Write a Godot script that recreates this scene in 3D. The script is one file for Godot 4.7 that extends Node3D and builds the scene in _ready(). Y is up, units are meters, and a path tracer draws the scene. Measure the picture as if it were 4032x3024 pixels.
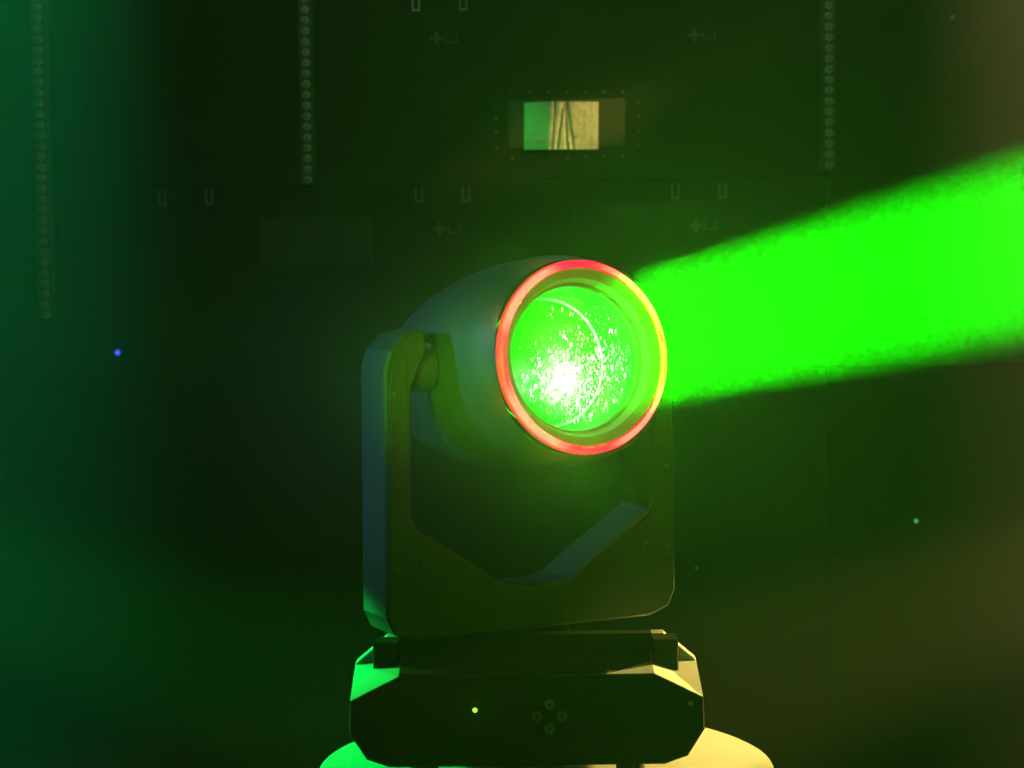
extends Node3D
# A moving-head stage light on a round pedestal, its green beam in thin stage haze, before a wall of black panels.

const HEAD_YAW := 27.5
const HEAD_PITCH := 6.5
const BEAM_YAW := 33.5
const BEAM_PITCH := 9.7
const BEAM := 520.0
const RING_SPILL := 0.0012
const PAN := 27.0
const GREEN := Color(0.0, 1.0, 0.085)
const WARM := Color(1.0, 0.72, 0.15)
const GREEN_SPOT := 36.0
const WARM_SPOT := 47.0
const GREEN_SHAFT := 40.0
const WARM_SHAFT := 44.0
const HEAD_SPOT := 8.5
const PUFF_DENSITY := 0.07
const BLUE := 2.0

var rng := RandomNumberGenerator.new()
var names := {}


# ---------------------------------------------------------------- helpers

func numbered(called: String, parent: Node) -> String:
	var key := str(parent.get_instance_id()) + "/" + called
	var n: int = names.get(key, 0)
	names[key] = n + 1
	return called if n == 0 else "%s_%03d" % [called, n]


func thing(called: String, label: String, category: String, at: Vector3, group := "") -> Node3D:
	var o := Node3D.new()
	o.name = numbered(called, self)
	add_child(o, true)
	o.position = at
	o.set_meta("label", label)
	o.set_meta("category", category)
	if group != "":
		o.set_meta("group", group)
	return o


func obj(called: String, mesh: Mesh, m: Material, parent: Node3D, at := Vector3.ZERO, turn := Basis.IDENTITY) -> MeshInstance3D:
	var o := MeshInstance3D.new()
	o.name = numbered(called, parent)
	o.mesh = mesh
	o.material_override = m
	o.transform = Transform3D(turn, at)
	parent.add_child(o, true)
	return o


func plastic(c: Color, rough: float, spec := 0.5, grain := 0.0) -> StandardMaterial3D:
	var m := StandardMaterial3D.new()
	m.albedo_color = c.linear_to_srgb()
	m.roughness = rough
	m.metallic_specular = spec
	if grain > 0.0:
		m.heightmap_enabled = true
		m.heightmap_texture = grain_texture
		m.heightmap_scale = grain
		m.uv1_triplanar = true
		m.uv1_scale = Vector3(9, 9, 9)
	return m


func glow(c: Color, energy: float) -> StandardMaterial3D:
	var m := StandardMaterial3D.new()
	m.albedo_color = Color(0.02, 0.02, 0.02)
	m.emission_enabled = true
	m.emission = c.linear_to_srgb()
	m.emission_energy_multiplier = energy
	m.roughness = 0.4
	return m


func tri(st: SurfaceTool, a: Vector3, b: Vector3, c: Vector3, out: Vector3, ua := Vector2.ZERO, ub := Vector2.ZERO, uc := Vector2.ZERO) -> void:
	var flip := (b - a).cross(c - a).dot(out) > 0.0
	st.set_uv(ua)
	st.add_vertex(a)
	if flip:
		st.set_uv(uc)
		st.add_vertex(c)
		st.set_uv(ub)
		st.add_vertex(b)
	else:
		st.set_uv(ub)
		st.add_vertex(b)
		st.set_uv(uc)
		st.add_vertex(c)


func quad(st: SurfaceTool, a: Vector3, b: Vector3, c: Vector3, d: Vector3, out: Vector3) -> void:
	tri(st, a, b, c, out)
	tri(st, a, c, d, out)


func begin() -> SurfaceTool:
	var st := SurfaceTool.new()
	st.begin(Mesh.PRIMITIVE_TRIANGLES)
	st.set_smooth_group(-1)
	return st


func finish(st: SurfaceTool) -> ArrayMesh:
	st.generate_normals()
	return st.commit()


func inset(poly: PackedVector2Array, d: float) -> PackedVector2Array:
	var turn := 1.0 if Geometry2D.is_polygon_clockwise(poly) else -1.0
	var out := PackedVector2Array()
	var n := poly.size()
	for i in n:
		var e0 := (poly[i] - poly[(i + n - 1) % n]).normalized()
		var e1 := (poly[(i + 1) % n] - poly[i]).normalized()
		var n0 := Vector2(e0.y, -e0.x) * turn
		var n1 := Vector2(e1.y, -e1.x) * turn
		var mid := (n0 + n1).normalized()
		out.append(poly[i] + mid * d / maxf(0.4, mid.dot(n0)))
	return out


# Rings of the same outline at different depths, joined and closed at both ends; each ring is [outline, z].
func loft(rings: Array) -> ArrayMesh:
	var st := begin()
	var n: int = rings[0][0].size()
	var turn := 1.0 if Geometry2D.is_polygon_clockwise(rings[0][0]) else -1.0
	for k in rings.size() - 1:
		var p: PackedVector2Array = rings[k][0]
		var q: PackedVector2Array = rings[k + 1][0]
		for i in n:
			var j := (i + 1) % n
			var a := Vector3(p[i].x, p[i].y, rings[k][1])
			var b := Vector3(p[j].x, p[j].y, rings[k][1])
			var c := Vector3(q[j].x, q[j].y, rings[k + 1][1])
			var d := Vector3(q[i].x, q[i].y, rings[k + 1][1])
			var e := p[j] - p[i]
			var out := Vector3(e.y, -e.x, 0) * -turn
			# an edge that narrows towards an end faces that end as well
			var nrm := (b - a).cross(d - a)
			if absf(nrm.normalized().dot(out.normalized())) < 0.02:
				out = Vector3(0, 0, 1 if rings[k][1] > rings[k + 1][1] else -1)
			quad(st, a, b, c, d, out)
	for end in [0, rings.size() - 1]:
		var p: PackedVector2Array = rings[end][0]
		var z: float = rings[end][1]
		var facing := Vector3(0, 0, 1 if (end == 0) == (rings[0][1] > rings[-1][1]) else -1)
		var t := Geometry2D.triangulate_polygon(p)
		for i in range(0, t.size(), 3):
			tri(st, Vector3(p[t[i]].x, p[t[i]].y, z), Vector3(p[t[i + 1]].x, p[t[i + 1]].y, z), Vector3(p[t[i + 2]].x, p[t[i + 2]].y, z), facing)
	return finish(st)


func prism(poly: PackedVector2Array, z_front: float, z_back: float, bevel := 0.0) -> ArrayMesh:
	if bevel <= 0.0:
		return loft([[poly, z_front], [poly, z_back]])
	var small := inset(poly, bevel)
	return loft([[small, z_front], [poly, z_front - bevel], [poly, z_back + bevel], [small, z_back]])


func box(size: Vector3, bevel := 0.0) -> ArrayMesh:
	var h := size / 2
	return prism(PackedVector2Array([Vector2(-h.x, -h.y), Vector2(h.x, -h.y), Vector2(h.x, h.y), Vector2(-h.x, h.y)]), h.z, -h.z, bevel)


# A profile of (radius, z) turned about the z axis. "out" is +1 when the outside is seen, -1 for the inside of a tube.
func lathe(profile: Array, segs := 64, out_sign := 1.0, squareness := 2.0) -> ArrayMesh:
	var st := SurfaceTool.new()
	st.begin(Mesh.PRIMITIVE_TRIANGLES)
	var group := 0
	for k in profile.size() - 1:
		var p: Vector2 = profile[k]
		var q: Vector2 = profile[k + 1]
		if k > 0:
			var before: Vector2 = p - profile[k - 1]
			if absf(before.angle_to(q - p)) > deg_to_rad(32):
				group += 1
		st.set_smooth_group(group)
		for i in segs:
			var pts := []
			for j in [i, i + 1]:
				var w: float = TAU * j / segs
				var c := cos(w)
				var s := sin(w)
				var f := pow(pow(absf(c), squareness) + pow(absf(s), squareness), -1.0 / squareness)
				pts.append(Vector3(c * f * p.x, s * f * p.x, p.y))
				pts.append(Vector3(c * f * q.x, s * f * q.x, q.y))
			var along := q - p
			var mid := TAU * (i + 0.5) / segs
			var nrm := Vector3(cos(mid) * along.y, sin(mid) * along.y, -along.x) * out_sign
			var u0 := float(i) / segs
			var u1 := float(i + 1) / segs
			var v0 := float(k) / (profile.size() - 1)
			var v1 := float(k + 1) / (profile.size() - 1)
			if p.x > 1e-6:
				tri(st, pts[0], pts[2], pts[1], nrm, Vector2(u0, v0), Vector2(u1, v0), Vector2(u0, v1))
			if q.x > 1e-6:
				tri(st, pts[2], pts[3], pts[1], nrm, Vector2(u1, v0), Vector2(u1, v1), Vector2(u0, v1))
	return finish(st)


# A slightly domed disc facing +z, with its picture laid flat on it.
func disc(radius: float, dome: float, segs := 64, rings := 8) -> ArrayMesh:
	var st := SurfaceTool.new()
	st.begin(Mesh.PRIMITIVE_TRIANGLES)
	for k in rings:
		for i in segs:
			var v := []
			var u := []
			for s in [[k, i], [k + 1, i], [k + 1, i + 1], [k, i + 1]]:
				var r: float = radius * s[0] / rings
				var w: float = TAU * s[1] / segs
				v.append(Vector3(r * cos(w), r * sin(w), dome * (1.0 - pow(r / radius, 2))))
				u.append(Vector2(0.5 + 0.5 * r / radius * cos(w), 0.5 - 0.5 * r / radius * sin(w)))
			if k > 0:
				tri(st, v[0], v[2], v[3], Vector3(0, 0, 1), u[0], u[2], u[3])
			tri(st, v[0], v[1], v[2], Vector3(0, 0, 1), u[0], u[1], u[2])
	return finish(st)


func facing(direction: Vector3) -> Basis:      # +z along that direction, y as upright as it can be
	var z := direction.normalized()
	var x := Vector3.UP.cross(z).normalized()
	return Basis(x, z.cross(x), z)


func direction(yaw: float, pitch: float) -> Vector3:
	var a := deg_to_rad(yaw)
	var b := deg_to_rad(pitch)
	return Vector3(sin(a) * cos(b), sin(b), cos(a) * cos(b))


func lamp_omni(called: String, c: Color, energy: float, size: float, parent: Node3D, at: Vector3) -> OmniLight3D:
	var l := OmniLight3D.new()
	l.name = called
	l.light_color = c.linear_to_srgb()
	l.light_energy = energy
	l.light_size = size
	l.omni_range = 12.0
	l.omni_attenuation = 2.0
	l.shadow_enabled = true
	l.position = at
	parent.add_child(l)
	return l


var grain_texture: NoiseTexture2D


func make_grain() -> void:
	var n := FastNoiseLite.new()
	n.seed = 5
	n.noise_type = FastNoiseLite.TYPE_SIMPLEX
	n.frequency = 0.12
	n.fractal_octaves = 3
	grain_texture = NoiseTexture2D.new()
	grain_texture.width = 256
	grain_texture.height = 256
	grain_texture.seamless = true
	grain_texture.noise = n


# ---------------------------------------------------------------- the scene

func _ready() -> void:
	rng.seed = 41
	make_grain()
	set_camera()
	set_air()
	pedestal()
	wall()
	moving_head()
	# outside the frame: two spots on the base, two added for the paper label, one added for the head, two shafts through the haze, one weak added wall light and one dim blue lamp
	stage_lamp("stage_lamp", "black stage lamp low at the left throwing a narrow green light at the base", Vector3(-1.75, 0.36, -0.95), Vector3(-0.18, 0.03, 0.0), GREEN, GREEN_SPOT, 4.2)
	stage_lamp("stage_lamp", "black stage lamp low at the right throwing a narrow yellow light at the base", Vector3(1.8, 0.38, -0.95), Vector3(0.2, 0.03, 0.0), WARM, WARM_SPOT, 4.2)
	stage_lamp("stage_lamp", "added lamp in a black can at the upper left throwing a narrow green light at the paper label", Vector3(-1.7, 1.6, -1.9), Vector3(0.05, 0.87, -2.45), GREEN, 5.0, 2.0)  # added for the green on the left of the paper
	stage_lamp("stage_lamp", "added lamp in a black can at the upper right throwing a narrow yellow light at the paper label", Vector3(1.9, 1.6, -1.9), Vector3(0.16, 0.87, -2.45), WARM, 12.0, 2.4)  # added for the yellow on the right of the paper
	stage_lamp("stage_lamp", "added lamp in a black can beside the camera throwing a faint green light at the head", Vector3(-0.9, 0.7, 2.0), Vector3(-0.075, 0.41, 0.12), Color(0.13, 1.0, 0.0), HEAD_SPOT, 3.0, 1.0)  # added to put a green glow on the left of the head
	stage_lamp("stage_lamp", "black stage lamp high at the left sending a wide green shaft down through the haze", Vector3(-0.6, 2.0, -1.0), Vector3(-1.2, 0.0, -1.0), Color(0.0, 1.0, 0.26), GREEN_SHAFT, 21.0, 1.0)
	stage_lamp("stage_lamp", "black stage lamp high at the right sending a wide warm shaft down through the haze", Vector3(0.66, 2.0, -1.0), Vector3(1.25, 0.0, -1.0), Color(1.0, 0.72, 0.25), WARM_SHAFT, 18.0, 1.0)
	stage_lamp("stage_lamp", "added lamp in a black can above the middle of the wall giving it a weak pale green light", Vector3(0.1, 2.1, -1.2), Vector3(0.1, 0.8, -2.46), Color(0.5, 1.0, 0.4), 0.5)  # added to bring out the wall fittings
	stage_lamp("stage_lamp", "black stage lamp giving a dim blue light from the near left", Vector3(-2.2, 0.9, 0.1), Vector3(-0.02, 0.4, -0.03), Color(0.2, 0.5, 0.9), BLUE, 9.0, 0.8)
	strip_bars()
	label_plate()
	small_wall_things()
	glow_puff()


# Added fog puffs that make a soft glow beside and below the lens.
func glow_puff() -> void:
	var m := FogMaterial.new()
	m.density = PUFF_DENSITY
	m.albedo = Color(0.95, 0.95, 0.95)
	var left := Vector3(-0.13, 0.39, 0.14)
	var below := Vector3(-0.03, 0.28, 0.13)
	var puffs := [[left, Vector3(0.44, 0.40, 0.28)], [left, Vector3(0.34, 0.31, 0.24)], [left, Vector3(0.26, 0.23, 0.2)], [left, Vector3(0.17, 0.15, 0.15)], [below, Vector3(0.3, 0.2, 0.2)]]
	for p in puffs:
		var f := FogVolume.new()
		f.name = numbered("glow_puff", self)
		f.shape = RenderingServer.FOG_VOLUME_SHAPE_ELLIPSOID
		f.size = p[1]
		f.material = m
		f.position = p[0]
		f.set_meta("kind", "stuff")
		f.set_meta("label", "added thin puff that makes the glow " + ("left of the lens" if p[0] == left else "below the lens"))
		add_child(f)


func set_camera() -> void:
	var cam := Camera3D.new()
	cam.name = "camera"
	cam.fov = 23.43
	cam.near = 0.05
	cam.far = 60.0
	var p := atan(0.06)
	var roll := 0.013
	cam.transform = Transform3D(Basis(Vector3.RIGHT, -p) * Basis(Vector3.BACK, -roll), Vector3(-0.011, 0.52, 2.04))
	add_child(cam)
	var lens := CameraAttributesPhysical.new()
	lens.frustum_focal_length = 35.0
	lens.frustum_focus_distance = 1.95
	lens.exposure_aperture = 7.0
	cam.attributes = lens
	cam.fov = 23.43
	cam.current = true


func set_air() -> void:
	var e := Environment.new()
	e.background_mode = Environment.BG_COLOR
	e.background_color = Color.BLACK
	e.tonemap_mode = Environment.TONE_MAPPER_LINEAR
	e.tonemap_exposure = 1.0
	e.fog_enabled = true
	e.fog_density = 0.015
	e.fog_light_color = Color(1, 1, 1)
	e.volumetric_fog_enabled = true
	e.volumetric_fog_density = 0.0
	e.sdfgi_enabled = true
	e.ssao_enabled = true
	e.ssil_enabled = true
	var w := WorldEnvironment.new()
	w.name = "environment"
	w.environment = e
	add_child(w)


func pedestal() -> void:
	var t := thing("pedestal", "round pale pedestal top under the moving head light", "pedestal", Vector3(0.02, -0.012, 0.06))
	var m := plastic(Color(0.175, 0.175, 0.165), 0.55, 0.4, 0.02)
	var flat := Basis(Vector3.RIGHT, -PI / 2)
	obj("top", lathe([Vector2(0, 0), Vector2(0.242, 0), Vector2(0.245, -0.0015), Vector2(0.246, -0.004), Vector2(0.246, -0.026), Vector2(0.242, -0.03), Vector2(0, -0.03)].map(func(v): return v), 128), m, t, Vector3.ZERO, flat)
	obj("column", lathe([Vector2(0.16, -0.03), Vector2(0.16, -0.72), Vector2(0, -0.72)], 48), plastic(Color(0.03, 0.03, 0.03), 0.6), t, Vector3.ZERO, flat)


func wall() -> void:
	var t := Node3D.new()
	t.name = "back_wall"
	t.position = Vector3(0, 0, -2.46)
	t.set_meta("kind", "structure")
	t.set_meta("label", "wall of black equipment panels behind the moving head light")
	add_child(t)
	var mats := []
	for k in 3:
		mats.append(plastic(Color(0.006, 0.0064, 0.006) * (0.92 + 0.08 * k), 0.8, 0.2, 0.03))
	var steels := [plastic(Color(0.07, 0.07, 0.066), 0.5), plastic(Color(0.13, 0.13, 0.12), 0.5), plastic(Color(0.28, 0.28, 0.26), 0.5)]
	var w := 0.6207
	var h := 0.457
	obj("backing", box(Vector3(4.4, 2.4, 0.03)), plastic(Color(0.006, 0.006, 0.006), 0.9), t, Vector3(0.0, 0.3, -0.04))
	var panel := box(Vector3(w - 0.0016, h - 0.0016, 0.022), 0.0006)
	# a latch: a U of thin steel standing out of the panel, open at its top
	var u := PackedVector2Array([Vector2(-0.0095, 0.018), Vector2(-0.0095, -0.018), Vector2(0.0095, -0.018), Vector2(0.0095, 0.018), Vector2(0.0055, 0.018), Vector2(0.0055, -0.013), Vector2(-0.0055, -0.013), Vector2(-0.0055, 0.018)])
	var latch := prism(u, 0.007, 0.0)
	var plus := PackedVector2Array([Vector2(-0.004, 0.016), Vector2(-0.004, 0.004), Vector2(-0.016, 0.004), Vector2(-0.016, -0.004), Vector2(-0.004, -0.004), Vector2(-0.004, -0.016), Vector2(0.004, -0.016), Vector2(0.004, -0.004), Vector2(0.016, -0.004), Vector2(0.016, 0.004), Vector2(0.004, 0.004), Vector2(0.004, 0.016)])
	var plus_mesh := prism(plus, 0.0012, 0.0)
	var mark_material := plastic(Color(0.05, 0.055, 0.05), 0.7)
	var cell := PackedVector2Array([Vector2(0.02, 0.011), Vector2(0.02, -0.011), Vector2(0.05, -0.011), Vector2(0.05, 0.011), Vector2(0.047, 0.008), Vector2(0.047, -0.008), Vector2(0.023, -0.008), Vector2(0.023, 0.008)])
	var cell_mesh := prism(cell, 0.0012, 0.0)
	for row in 6:
		for col in 7:
			var x := -0.1733 + (col - 3) * w
			var y := 0.74 + h / 2 + (row - 4) * h
			var o := obj("panel", panel, mats[rng.randi() % 3], t, Vector3(x, y, -0.011 + rng.randf_range(-0.0003, 0.0003)))
			if row == 3 or row == 4:
				var top := h / 2 - 0.028
				if absf(x) < (0.9 if row == 3 else 0.3):
					for s in [-1, 1]:
						obj("latch", latch, steels[rng.randi() % 3], o, Vector3(s * 0.057, top, 0.011))
				if x > -0.5 and x < 0.6:
					obj("plus_mark", plus_mesh, mark_material, o, Vector3(-0.008, top - 0.083, 0.011))
					obj("cell_mark", cell_mesh, mark_material, o, Vector3(-0.008, top - 0.083, 0.011))


func stage_lamp(called: String, label: String, at: Vector3, target: Vector3, c: Color, energy: float, cone := 0.0, soft := 0.4) -> void:
	var t := thing(called, label, "stage lamp", at)
	t.basis = facing(target - at)
	var black := plastic(Color(0.03, 0.03, 0.03), 0.5)
	obj("can", lathe([Vector2(0, -0.22), Vector2(0.07, -0.21), Vector2(0.1, -0.16), Vector2(0.105, 0.03), Vector2(0.1, 0.03), Vector2(0.098, -0.02)], 32), black, t)
	obj("lens", disc(0.097, 0.012, 32, 4), glow(c, minf(1.0, energy * 0.05)), t, Vector3(0, 0, -0.02))
	if cone == 0.0:
		lamp_omni("light", c, energy, 0.06, t, Vector3(0, 0, 0.03))
		return
	var l := SpotLight3D.new()
	l.name = "light"
	l.light_color = c.linear_to_srgb()
	l.light_energy = energy
	l.light_size = 0.04
	l.spot_angle = cone
	l.spot_angle_attenuation = soft
	l.spot_range = 12.0
	l.spot_attenuation = 2.0
	l.shadow_enabled = true
	l.transform = Transform3D(Basis(Vector3.UP, PI), Vector3(0, 0, 0.03))
	t.add_child(l)


func strip_bars() -> void:
	var body := plastic(Color(0.03, 0.03, 0.028), 0.7)
	var glass := plastic(Color(0.23, 0.24, 0.22), 0.5)
	var hole := plastic(Color(0.085, 0.085, 0.08), 0.5)
	var lens := lathe([Vector2(0.0, 0.0026), Vector2(0.006, 0.0024), Vector2(0.0088, 0.0016), Vector2(0.0102, 0.0)], 20)
	var pip := disc(0.0032, 0.001, 12, 2)
	var rows := [[-1.134, 0.433, "unlit LED pixel bar hanging at the far left of the wall", 0.6], [-0.495, 0.749, "unlit LED pixel bar on the wall left of the paper label", 1.0], [0.758, 0.769, "unlit LED pixel bar on the wall above the green beam", 1.0]]
	for r in rows:
		var top := 1.30
		var pitch := 0.0253
		var count := int((top - r[1]) / pitch)
		var t := thing("led_bar", r[2], "LED bar", Vector3(r[0], r[1] - 0.012, -2.446), "LED bars on the back wall")
		var long: float = count * pitch + 0.024
		obj("housing", box(Vector3(0.036, long, 0.03), 0.002), body, t, Vector3(0, long / 2, 0))
		for k in count:
			var o := obj("lens", lens, glass, t, Vector3(0, 0.012 + k * pitch, 0.0152))
			obj("emitter", pip, hole, o, Vector3(0, 0, 0.0025))


func label_plate() -> void:
	var z := -2.4602
	var t := thing("access_plate", "black riveted access plate behind the paper label", "access plate", Vector3(0.1305, 0.7975, z))
	var hw := 0.1725 + 0.012
	var hh := 0.0775 + 0.012
	var c := 0.03
	var poly := PackedVector2Array([Vector2(-hw + c, -hh), Vector2(hw - c, -hh), Vector2(hw, -hh + c), Vector2(hw, hh - c), Vector2(hw - c, hh), Vector2(-hw + c, hh), Vector2(-hw, hh - c), Vector2(-hw, -hh + c)])
	obj("plate", prism(poly, 0.0012, 0.0), plastic(Color(0.006, 0.0064, 0.006), 0.8, 0.2), t, Vector3(0, 0.0775, 0))
	var rivet := lathe([Vector2(0, 0.0025), Vector2(0.002, 0.0018), Vector2(0.003, 0.0)], 12)
	var steel := plastic(Color(0.045, 0.048, 0.045), 0.5)
	for k in 7:
		for s in [-1, 1]:
			obj("rivet", rivet, steel, t, Vector3(-0.1335 + 0.0445 * k, 0.0775 + s * 0.0775, 0.0012))
	for k in 4:
		for s in [-1, 1]:
			obj("rivet", rivet, steel, t, Vector3(s * 0.172, 0.0775 - 0.052 + 0.0347 * k, 0.0012))
	# the paper: a crumpled sheet taped on, its left third bent round to the left
	var st := SurfaceTool.new()
	st.begin(Mesh.PRIMITIVE_TRIANGLES)
	var n := FastNoiseLite.new()
	n.seed = 3
	n.noise_type = FastNoiseLite.TYPE_CELLULAR
	n.cellular_return_type = FastNoiseLite.RETURN_DISTANCE
	n.frequency = 22.0
	var nx := 56
	var ny := 40
	var pts := []
	for j in ny + 1:
		for i in nx + 1:
			var u := float(i) / nx
			var v := float(j) / ny
			var x := lerpf(0.0, 0.179, u) + 0.002 * v
			var y := lerpf(0.0, 0.116, v)
			var d := 0.02 * (1.0 - absf(u - 0.36) / 0.36) if u < 0.36 else 0.02 * (1.0 - (u - 0.36) / 0.64)
			# long folds that run together towards the top of the middle
			for f in [[0.37, 0.41, 0.006], [0.44, 0.52, 0.007], [0.58, 0.545, 0.009], [0.66, 0.57, 0.006]]:
				var fx := lerpf(f[0], f[1], v)
				d -= f[2] * maxf(0.0, 1.0 - absf(u - fx) / 0.02)
			if u > 0.6:
				d -= 0.004 * maxf(0.0, 1.0 - absf(v - (0.22 + (u - 0.6) * 0.1)) / 0.07) * clampf((0.82 - u) / 0.2, 0, 1)
			d += 0.004 * n.get_noise_2d(x * 5, y * 5)
			if j == ny:
				y -= 0.003 * absf(n.get_noise_2d(x * 30, 1.0))
			pts.append(Vector3(x, y, d))
	for j in ny:
		for i in nx:
			var a: int = j * (nx + 1) + i
			tri(st, pts[a], pts[a + 1], pts[a + nx + 2], Vector3(0, 0, 1))
			tri(st, pts[a], pts[a + nx + 2], pts[a + nx + 1], Vector3(0, 0, 1))
	var paper := obj("paper_label", finish(st), plastic(Color(0.36, 0.36, 0.34), 0.6), self, Vector3(0.0255, 0.815, z + 0.006))
	paper.set_meta("label", "crumpled white paper label taped to the black wall")
	paper.set_meta("category", "paper label")
	var film := StandardMaterial3D.new()
	film.transparency = BaseMaterial3D.TRANSPARENCY_ALPHA
	film.albedo_color = Color(0.5, 0.48, 0.42, 0.08)
	film.roughness = 0.4
	var tape := obj("clear_tape", box(Vector3(0.279, 0.112, 0.0012)), film, self, Vector3(0.1287, 0.878, z + 0.0305))
	tape.set_meta("label", "wide strip of clear tape across the paper label")
	tape.set_meta("category", "tape")


func small_wall_things() -> void:
	var green := thing("green_indicator", "tiny green indicator light glowing on the wall below the beam at right", "indicator light", Vector3(0.972, -0.102, -2.46))
	obj("bezel", lathe([Vector2(0.008, 0.0), Vector2(0.008, 0.005), Vector2(0.006, 0.007), Vector2(0.005, 0.004)], 20), plastic(Color(0.02, 0.02, 0.02), 0.4), green, Vector3(0, 0.004, 0))
	obj("bulb", lathe([Vector2(0, 0.01), Vector2(0.003, 0.009), Vector2(0.005, 0.005), Vector2(0.005, 0.001)], 16), glow(Color(0.08, 0.4, 0.08), 1.0), green, Vector3(0, 0.004, 0))
	lamp_omni("light", Color(0.1, 1.0, 0.1), 0.0003, 0.005, green, Vector3(0, 0.004, 0.018))
	var blank := obj("blank_plate", box(Vector3(0.275, 0.115, 0.003), 0.001), plastic(Color(0.014, 0.014, 0.014), 0.7), self, Vector3(-0.48, 0.602, -2.4583))
	blank.set_meta("label", "plain dark rectangular plate on the wall left of the head")
	blank.set_meta("category", "plate")
	var t := thing("blue_indicator", "tiny blue indicator light glowing at the left of the wall", "indicator light", Vector3(-0.968, 0.335, -2.46))
	obj("bezel", lathe([Vector2(0.009, 0.0), Vector2(0.009, 0.006), Vector2(0.007, 0.008), Vector2(0.006, 0.004)], 20), plastic(Color(0.02, 0.02, 0.02), 0.4), t, Vector3(0, 0.004, 0))
	obj("bulb", lathe([Vector2(0, 0.012), Vector2(0.0035, 0.011), Vector2(0.006, 0.006), Vector2(0.006, 0.001)], 16), glow(Color(0.05, 0.09, 1.0), 1.3), t, Vector3(0, 0.004, 0))
	lamp_omni("light", Color(0.05, 0.1, 1.0), 0.0008, 0.006, t, Vector3(0, 0.004, 0.02))
	var steel := plastic(Color(0.3, 0.36, 0.3), 0.3)
	for s in [[Vector3(1.06, 1.12, -2.458), 0.006, "small bright bolt head in the upper right corner of the wall"], [Vector3(0.4355, -0.207, -2.458), 0.004, "tiny pale screw head on the wall right of the yoke"]]:
		var b := obj("screw_head", lathe([Vector2(0, s[1] * 0.7), Vector2(s[1] * 0.5, s[1] * 0.6), Vector2(s[1], 0)], 8), steel, self, s[0])
		b.set_meta("label", s[2])
		b.set_meta("category", "screw")


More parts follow.
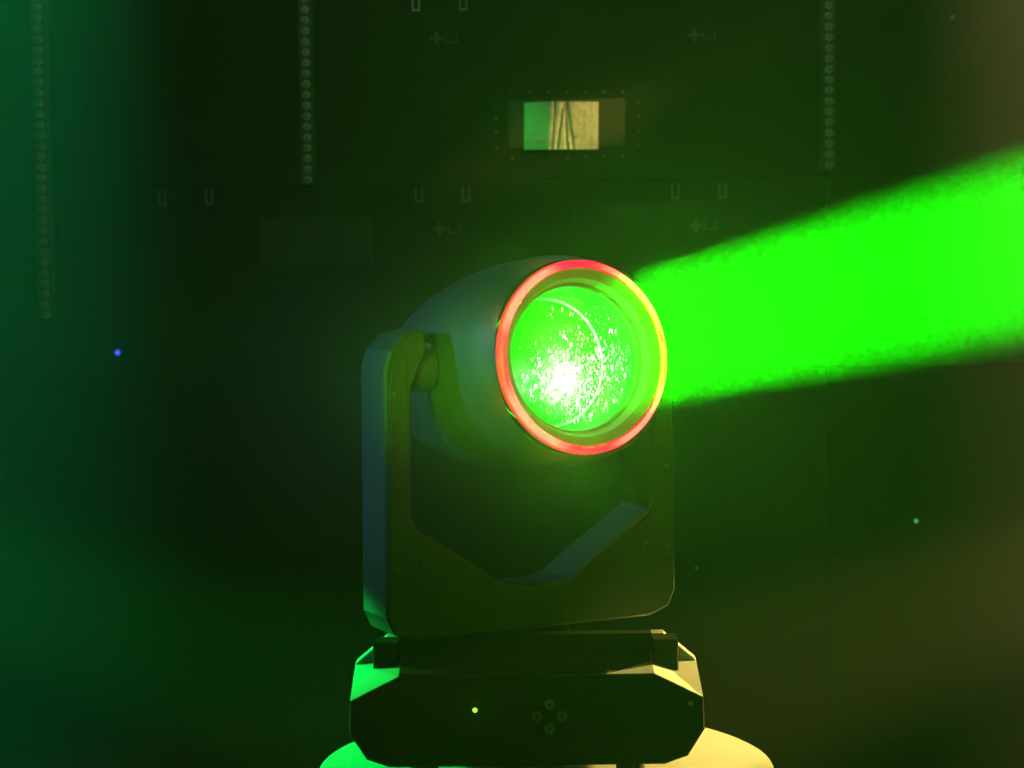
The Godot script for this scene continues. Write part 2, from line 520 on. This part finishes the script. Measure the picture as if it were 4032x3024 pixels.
func moving_head() -> void:
	var t := thing("moving_head_light", "black moving head stage light sending a green beam to the right", "stage light", Vector3(0, -0.012, 0))
	var up := Vector3(0, 0.012, 0)
	var shell := plastic(Color(0.34, 0.34, 0.34), 0.42, 0.5, 0.02)
	var black := plastic(Color(0.012, 0.012, 0.012), 0.6, 0.15, 0.02)
	var dark := plastic(Color(0.047, 0.047, 0.05), 0.5, 0.45, 0.02)
	# ---- base
	var f := PackedVector2Array([Vector2(-0.134, 0.1), Vector2(-0.185, 0.0745), Vector2(-0.186, 0.042), Vector2(-0.168, 0.0135), Vector2(-0.144, 0.005), Vector2(0.144, 0.005), Vector2(0.168, 0.0135), Vector2(0.186, 0.042), Vector2(0.185, 0.0745), Vector2(0.134, 0.1)])
	var g := f.duplicate()
	g[0] = Vector2(-0.136, 0.104)
	g[1] = Vector2(-0.186, 0.095)
	g[8] = Vector2(0.186, 0.095)
	g[9] = Vector2(0.136, 0.104)
	var low := g.duplicate()
	low[0] = Vector2(-0.136, 0.082)
	low[1] = Vector2(-0.182, 0.072)
	low[8] = Vector2(0.182, 0.072)
	low[9] = Vector2(0.136, 0.082)
	var base := obj("base", loft([[f, 0.124], [g, 0.04], [g, 0.017], [low, 0.015], [low, -0.128], [inset(low, 0.002), -0.13]]), shell, t, up)
	var grip := PackedVector2Array([Vector2(-0.138, 0.1), Vector2(0.138, 0.1), Vector2(0.138, 0.1255), Vector2(-0.138, 0.1255)])
	obj("carry_handle", prism(grip, 0.0395, 0.0185, 0.001), black, base)  # black stands for the shade on the front of the handle
	for s in [-1, 1]:
		var cheek := PackedVector2Array([Vector2(s * 0.138, 0.085), Vector2(s * 0.186, 0.085), Vector2(s * 0.186, 0.0965), Vector2(s * 0.151, 0.1255), Vector2(s * 0.138, 0.1255)])
		obj("handle_end", prism(cheek, 0.04, 0.018, 0.001), shell, base)
	var shade_outline := PackedVector2Array([Vector2(-0.1335, 0.0), Vector2(0.084, 0.0), Vector2(0.1335, 0.05), Vector2(0.1335, 0.0835), Vector2(-0.1335, 0.0835)])
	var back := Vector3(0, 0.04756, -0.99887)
	obj("top_shade", prism(shade_outline, 0.0022, -0.001), black, base, Vector3(0, 0.0999, 0.1238), Basis(Vector3.RIGHT, back, Vector3.RIGHT.cross(back)))  # black sheet for shade on the base top; slanted edge leaves the lit wedge
	obj("rear_shade", box(Vector3(0.268, 0.012, 0.142), 0.001), black, base, Vector3(0, 0.085, -0.0555))  # black sheet added as shade behind the handle
	for s in [-1, 1]:
		obj("handle_post", box(Vector3(0.027, 0.05, 0.034), 0.001), black, base, Vector3(s * 0.1505, 0.1, 0.055))  # posts black for the shade on them
		for z in [-0.09, 0.095]:
			obj("foot", lathe([Vector2(0.014, 0.0), Vector2(0.016, -0.002), Vector2(0.015, -0.016), Vector2(0, -0.017)], 20), black, base, Vector3(s * 0.11, 0.0055, z), Basis(Vector3.RIGHT, -PI / 2))
	var panel := obj("control_panel", loft([[inset(f, 0.0015), 0.1305], [f, 0.129], [f, 0.124]]), black, t, up)
	var ring_print := plastic(Color(0.13, 0.14, 0.13), 0.6)
	var ring := lathe([Vector2(0.0, 0.0011), Vector2(0.0053, 0.0011), Vector2(0.0058, 0.0)], 24)
	var arrow := prism(PackedVector2Array([Vector2(0, 0.0022), Vector2(-0.002, -0.0014), Vector2(0.002, -0.0014)]), 0.001, 0.0)
	var k := 0
	for at in [Vector2(0.0236, 0.0696), Vector2(0.0106, 0.0574), Vector2(0.0236, 0.0441), Vector2(0.0367, 0.0572)]:
		var b := obj("arrow_button", ring, ring_print, panel, Vector3(at.x, at.y, 0.1305))
		obj("arrow", arrow, black, b, Vector3(0, 0, 0.0006), Basis(Vector3.BACK, k * PI / 2))
		k += 1
	var led := obj("status_light", lathe([Vector2(0, 0.0025), Vector2(0.0017, 0.0021), Vector2(0.0027, 0.0)], 16), glow(Color(0.35, 1.0, 0.03), 1.5), panel, Vector3(-0.0541, 0.0648, 0.1305))
	lamp_omni("status_glow", Color(0.3, 1.0, 0.0), 0.00012, 0.003, t, Vector3(-0.0541, 0.0648 + 0.012, 0.138))
	obj("screw", lathe([Vector2(0, 0.0012), Vector2(0.002, 0.001), Vector2(0.0026, 0)], 10), ring_print, panel, Vector3(0.171, 0.069, 0.1305))
	# ---- yoke: a U that turns on the base
	var pan := Basis(Vector3.UP, deg_to_rad(PAN))
	obj("pan_bearing", lathe([Vector2(0.05, 0.0), Vector2(0.05, 0.05)], 48), black, t, up + Vector3(0, 0.088, -0.03), Basis(Vector3.RIGHT, -PI / 2))
	var half := [Vector2(0.0, 0.1300), Vector2(0.145, 0.1300), Vector2(0.170, 0.139), Vector2(0.179, 0.158), Vector2(0.177, 0.420), Vector2(0.171, 0.440), Vector2(0.155, 0.456), Vector2(0.130, 0.462), Vector2(0.127, 0.44), Vector2(0.146, 0.40), Vector2(0.148, 0.262), Vector2(0.142, 0.25), Vector2(0.082, 0.212), Vector2(0.052, 0.191), Vector2(0.042, 0.183), Vector2(0.022, 0.178), Vector2(0.0, 0.1765)]
	var outline := PackedVector2Array()
	for v in half:
		outline.append(v)
	for i in range(half.size() - 2, 0, -1):
		outline.append(Vector2(-half[i].x, half[i].y))
	var yoke := obj("yoke", prism(outline, 0.03, -0.037, 0.003), dark, t, up, pan)
	for s in [-1, 1]:
		obj("tilt_hub", lathe([Vector2(0.026, 0.0), Vector2(0.026, 0.024)], 32), dark, yoke, Vector3(s * 0.136, 0.42, -0.003), Basis(Vector3.UP, PI / 2))
	# covers on the fronts of the two arms, each held by four screws
	var screw := lathe([Vector2(0, 0.0016), Vector2(0.002, 0.0014), Vector2(0.003, 0.0)], 12)
	var steel := plastic(Color(0.1, 0.1, 0.1), 0.4)
	for s in [-1, 1]:
		var c := PackedVector2Array([Vector2(s * 0.1735, 0.2), Vector2(s * 0.1725, 0.40), Vector2(s * 0.168, 0.425), Vector2(s * 0.158, 0.436), Vector2(s * 0.152, 0.43), Vector2(s * 0.152, 0.262), Vector2(s * 0.146, 0.245), Vector2(s * 0.13, 0.232), Vector2(s * 0.13, 0.212), Vector2(s * 0.142, 0.2)])
		var cover := obj("arm_cover", prism(c, 0.0316, 0.029, 0.0006), dark, yoke)
		for at in [Vector2(0.1665, 0.208), Vector2(0.1665, 0.30), Vector2(0.1665, 0.395), Vector2(0.138, 0.216)]:
			obj("screw", screw, steel, cover, Vector3(s * at.x, at.y, 0.0316))
	# ---- head
	var d := direction(HEAD_YAW, HEAD_PITCH)
	var face := Vector3(0.067, 0.4325, 0.12)                    # centre of the ring's front
	var turn := facing(d)
	var head := obj("head", lathe([Vector2(0.0, -0.335), Vector2(0.05, -0.333), Vector2(0.075, -0.322), Vector2(0.092, -0.295), Vector2(0.104, -0.24), Vector2(0.112, -0.17), Vector2(0.114, -0.11), Vector2(0.112, -0.05), Vector2(0.106, -0.02), Vector2(0.1025, -0.013), Vector2(0.102, -0.0085)], 96, 1.0, 2.3), dark, t, up + face, turn)
	obj("led_ring", lathe([Vector2(0.102, -0.0085), Vector2(0.1018, -0.006), Vector2(0.099, -0.0025), Vector2(0.0972, -0.0008), Vector2(0.0942, 0.0), Vector2(0.0925, -0.001), Vector2(0.0923, -0.004)], 160), ring_glow(), head)
	obj("hood", lathe([Vector2(0.0923, -0.004), Vector2(0.0895, -0.005), Vector2(0.083, -0.011), Vector2(0.0826, -0.014), Vector2(0.0795, -0.022), Vector2(0.0765, -0.024)], 96, -1.0), plastic(Color(0.45, 0.45, 0.45), 0.35), head)
	var silver := plastic(Color(0.3, 0.3, 0.3), 0.35)
	obj("lens_barrel", lathe([Vector2(0.0765, -0.024), Vector2(0.0758, -0.03), Vector2(0.0745, -0.06), Vector2(0.0728, -0.08), Vector2(0.0705, -0.084)], 96, -1.0), silver, head)
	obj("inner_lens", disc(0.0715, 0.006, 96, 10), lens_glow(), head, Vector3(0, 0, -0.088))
	obj("front_lens", disc(0.0765, 0.007, 96, 10), front_glow(), head, Vector3(0, 0, -0.0295))
	# ---- the lamp's own lights: the beam, the spill of the lens and the ring
	# thirty-seven narrow spot lights side by side make one nearly parallel beam
	var go := direction(BEAM_YAW, BEAM_PITCH)
	var aim := facing(-go)
	var k2 := 0
	for ring_count in [[0.0, 1], [0.021, 6], [0.042, 12], [0.061, 18]]:
		for i in ring_count[1]:
			var w: float = TAU * (i + 0.25 * ring_count[0] / 0.021) / ring_count[1]
			var beam := SpotLight3D.new()
			beam.name = "beam_light_%03d" % k2
			k2 += 1
			beam.light_color = Color(0.005, 1.0, 0.0).linear_to_srgb()
			beam.light_energy = BEAM
			beam.light_size = 0.007
			beam.spot_angle = 1.5
			beam.spot_angle_attenuation = 0.5
			beam.spot_range = 12.0
			beam.spot_attenuation = 2.0
			beam.shadow_enabled = true
			t.add_child(beam)
			beam.transform = Transform3D(aim, up + face - d * 0.045 + aim * Vector3(cos(w), sin(w), 0) * ring_count[0])
	var spill := AreaLight3D.new()
	spill.name = "lens_spill"
	spill.light_color = Color(0.19, 1.0, 0.04).linear_to_srgb()
	spill.light_energy = 2.2
	spill.area_size = Vector2(0.12, 0.12)
	spill.shadow_enabled = true
	spill.transform = Transform3D(facing(-d), up + face + d * 0.003)
	t.add_child(spill)
	for i in 8:
		var w := TAU * (i + 0.5) / 8.0
		lamp_omni("ring_spill_%03d" % i, Color(1.0, 0.16, 0.01), RING_SPILL, 0.008, t, up + face + turn * Vector3(cos(w) * 0.113, sin(w) * 0.113, 0.006))


# Four LEDs behind a red diffuser ring: bright where an LED sits, plain red between.
func ring_glow() -> StandardMaterial3D:
	var im := Image.create(512, 8, false, Image.FORMAT_RGBF)
	for x in 512:
		var a := TAU * (x + 0.5) / 512.0
		var near := smoothstep(0.1, 0.75, 0.5 - 0.5 * cos(4.0 * a))
		var c := Color(1.0, 0.0, 0.075).lerp(Color(1.2, 0.4, 0.26), near)
		for y in 8:
			im.set_pixel(x, y, c if y > 1 and y < 6 else Color(0.8, 0.012, 0.03))
	var m := StandardMaterial3D.new()
	m.albedo_color = Color(0.5, 0.05, 0.05)
	m.roughness = 0.4
	m.emission_enabled = true
	m.emission = Color.BLACK
	m.emission_texture = ImageTexture.create_from_image(im)
	m.emission_energy_multiplier = 1.0
	return m


# The lit inner lens: green all over, with the hot image of the lamp low and left of the middle.
func lens_glow() -> StandardMaterial3D:
	var size := 384
	var im := Image.create(size, size, false, Image.FORMAT_RGBF)
	var n := FastNoiseLite.new()
	n.seed = 8
	n.frequency = 0.03
	n.fractal_octaves = 3
	for y in size:
		for x in size:
			var p := Vector2(x + 0.5, y + 0.5) / size * 2.0 - Vector2.ONE     # y down
			var hot := 8.0 * exp(-(p - Vector2(0.2, 0.3)).length_squared() / 0.075) + 1.1 * exp(-Vector2(p.x - 0.2, (p.y - 0.22) * 0.8).length_squared() / 0.11) + 1.8 * exp(-(p - Vector2(-0.45, 0.27)).length_squared() / 0.04)
			var cloud := clampf(0.5 + 0.9 * n.get_noise_2d(x, y), 0.0, 1.0)
			var white := hot * (0.15 + 0.85 * cloud)
			white += 3.0 * exp(-pow((p.length() - 0.965) / 0.02, 2)) * clampf(0.2 + p.x * 1.2, 0.0, 1.0)  # painted highlight: white arc along the right rim
			white += 5.0 * exp(-Vector2((p.x - 0.93) * 0.7, p.y + 0.16).length_squared() / 0.0012)  # painted glint on the same rim
			im.set_pixel(x, y, Color(0.005 + white * 0.7, 0.7 + 0.4 * cloud + white, 0.002 + white * 0.65))
	var m := StandardMaterial3D.new()
	m.albedo_color = Color(0.1, 0.1, 0.1)
	m.roughness = 0.15
	m.emission_enabled = true
	m.emission = Color.BLACK
	m.emission_texture = ImageTexture.create_from_image(im)
	m.emission_energy_multiplier = 1.0
	return m


# The front glass: its green glow and the sparkle of dust, specks and scratches are painted as emission.
func front_glow() -> StandardMaterial3D:
	var size := 512
	var im := Image.create(size, size, false, Image.FORMAT_RGBF)
	im.fill(Color(0.004, 1.5, 0.0))
	var r := RandomNumberGenerator.new()
	r.seed = 77
	var spots := [[Vector2(0.05, 0.28), 0.2, 420], [Vector2(-0.5, 0.25), 0.16, 200], [Vector2(0.1, 0.1), 0.42, 700], [Vector2(0.62, 0.1), 0.2, 260], [Vector2(0.4, 0.62), 0.22, 240], [Vector2(-0.1, 0.62), 0.2, 200]]
	for s in spots:
		for k in s[2]:
			var at: Vector2 = s[0] + Vector2(r.randfn(0.0, s[1]), r.randfn(0.0, s[1]))
			if at.length() > 0.93:
				continue
			var strong := 0.4 + 5.0 * pow(r.randf(), 4)
			var c := Vector2(at.x + 1.0, at.y + 1.0) * size / 2.0
			var long := 0
			if r.randf() < 0.4:
				long = 3 + r.randi() % 12
			var lean := r.randf_range(-0.5, 0.9)
			for j in long + 1:
				var px := int(c.x + j * lean * 0.6)
				var py := int(c.y - j)
				var wide := 2 if r.randf() < 0.6 else 3
				for dx in wide:
					for dy in wide:
						var fall := 1.0 if dx < 2 and dy < 2 else 0.55
						if px + dx < size and py + dy < size and px >= 0 and py >= 0:
							var had := im.get_pixel(px + dx, py + dy)
							im.set_pixel(px + dx, py + dy, Color(had.r + strong * fall * 0.85, had.g + strong * fall, had.b + strong * fall * 0.8))
	var m := StandardMaterial3D.new()
	m.transparency = BaseMaterial3D.TRANSPARENCY_ALPHA
	m.albedo_color = Color(0.05, 0.05, 0.05, 0.6)
	m.roughness = 0.3
	m.emission_enabled = true
	m.emission = Color.BLACK
	m.emission_texture = ImageTexture.create_from_image(im)
	m.emission_energy_multiplier = 1.0
	return m
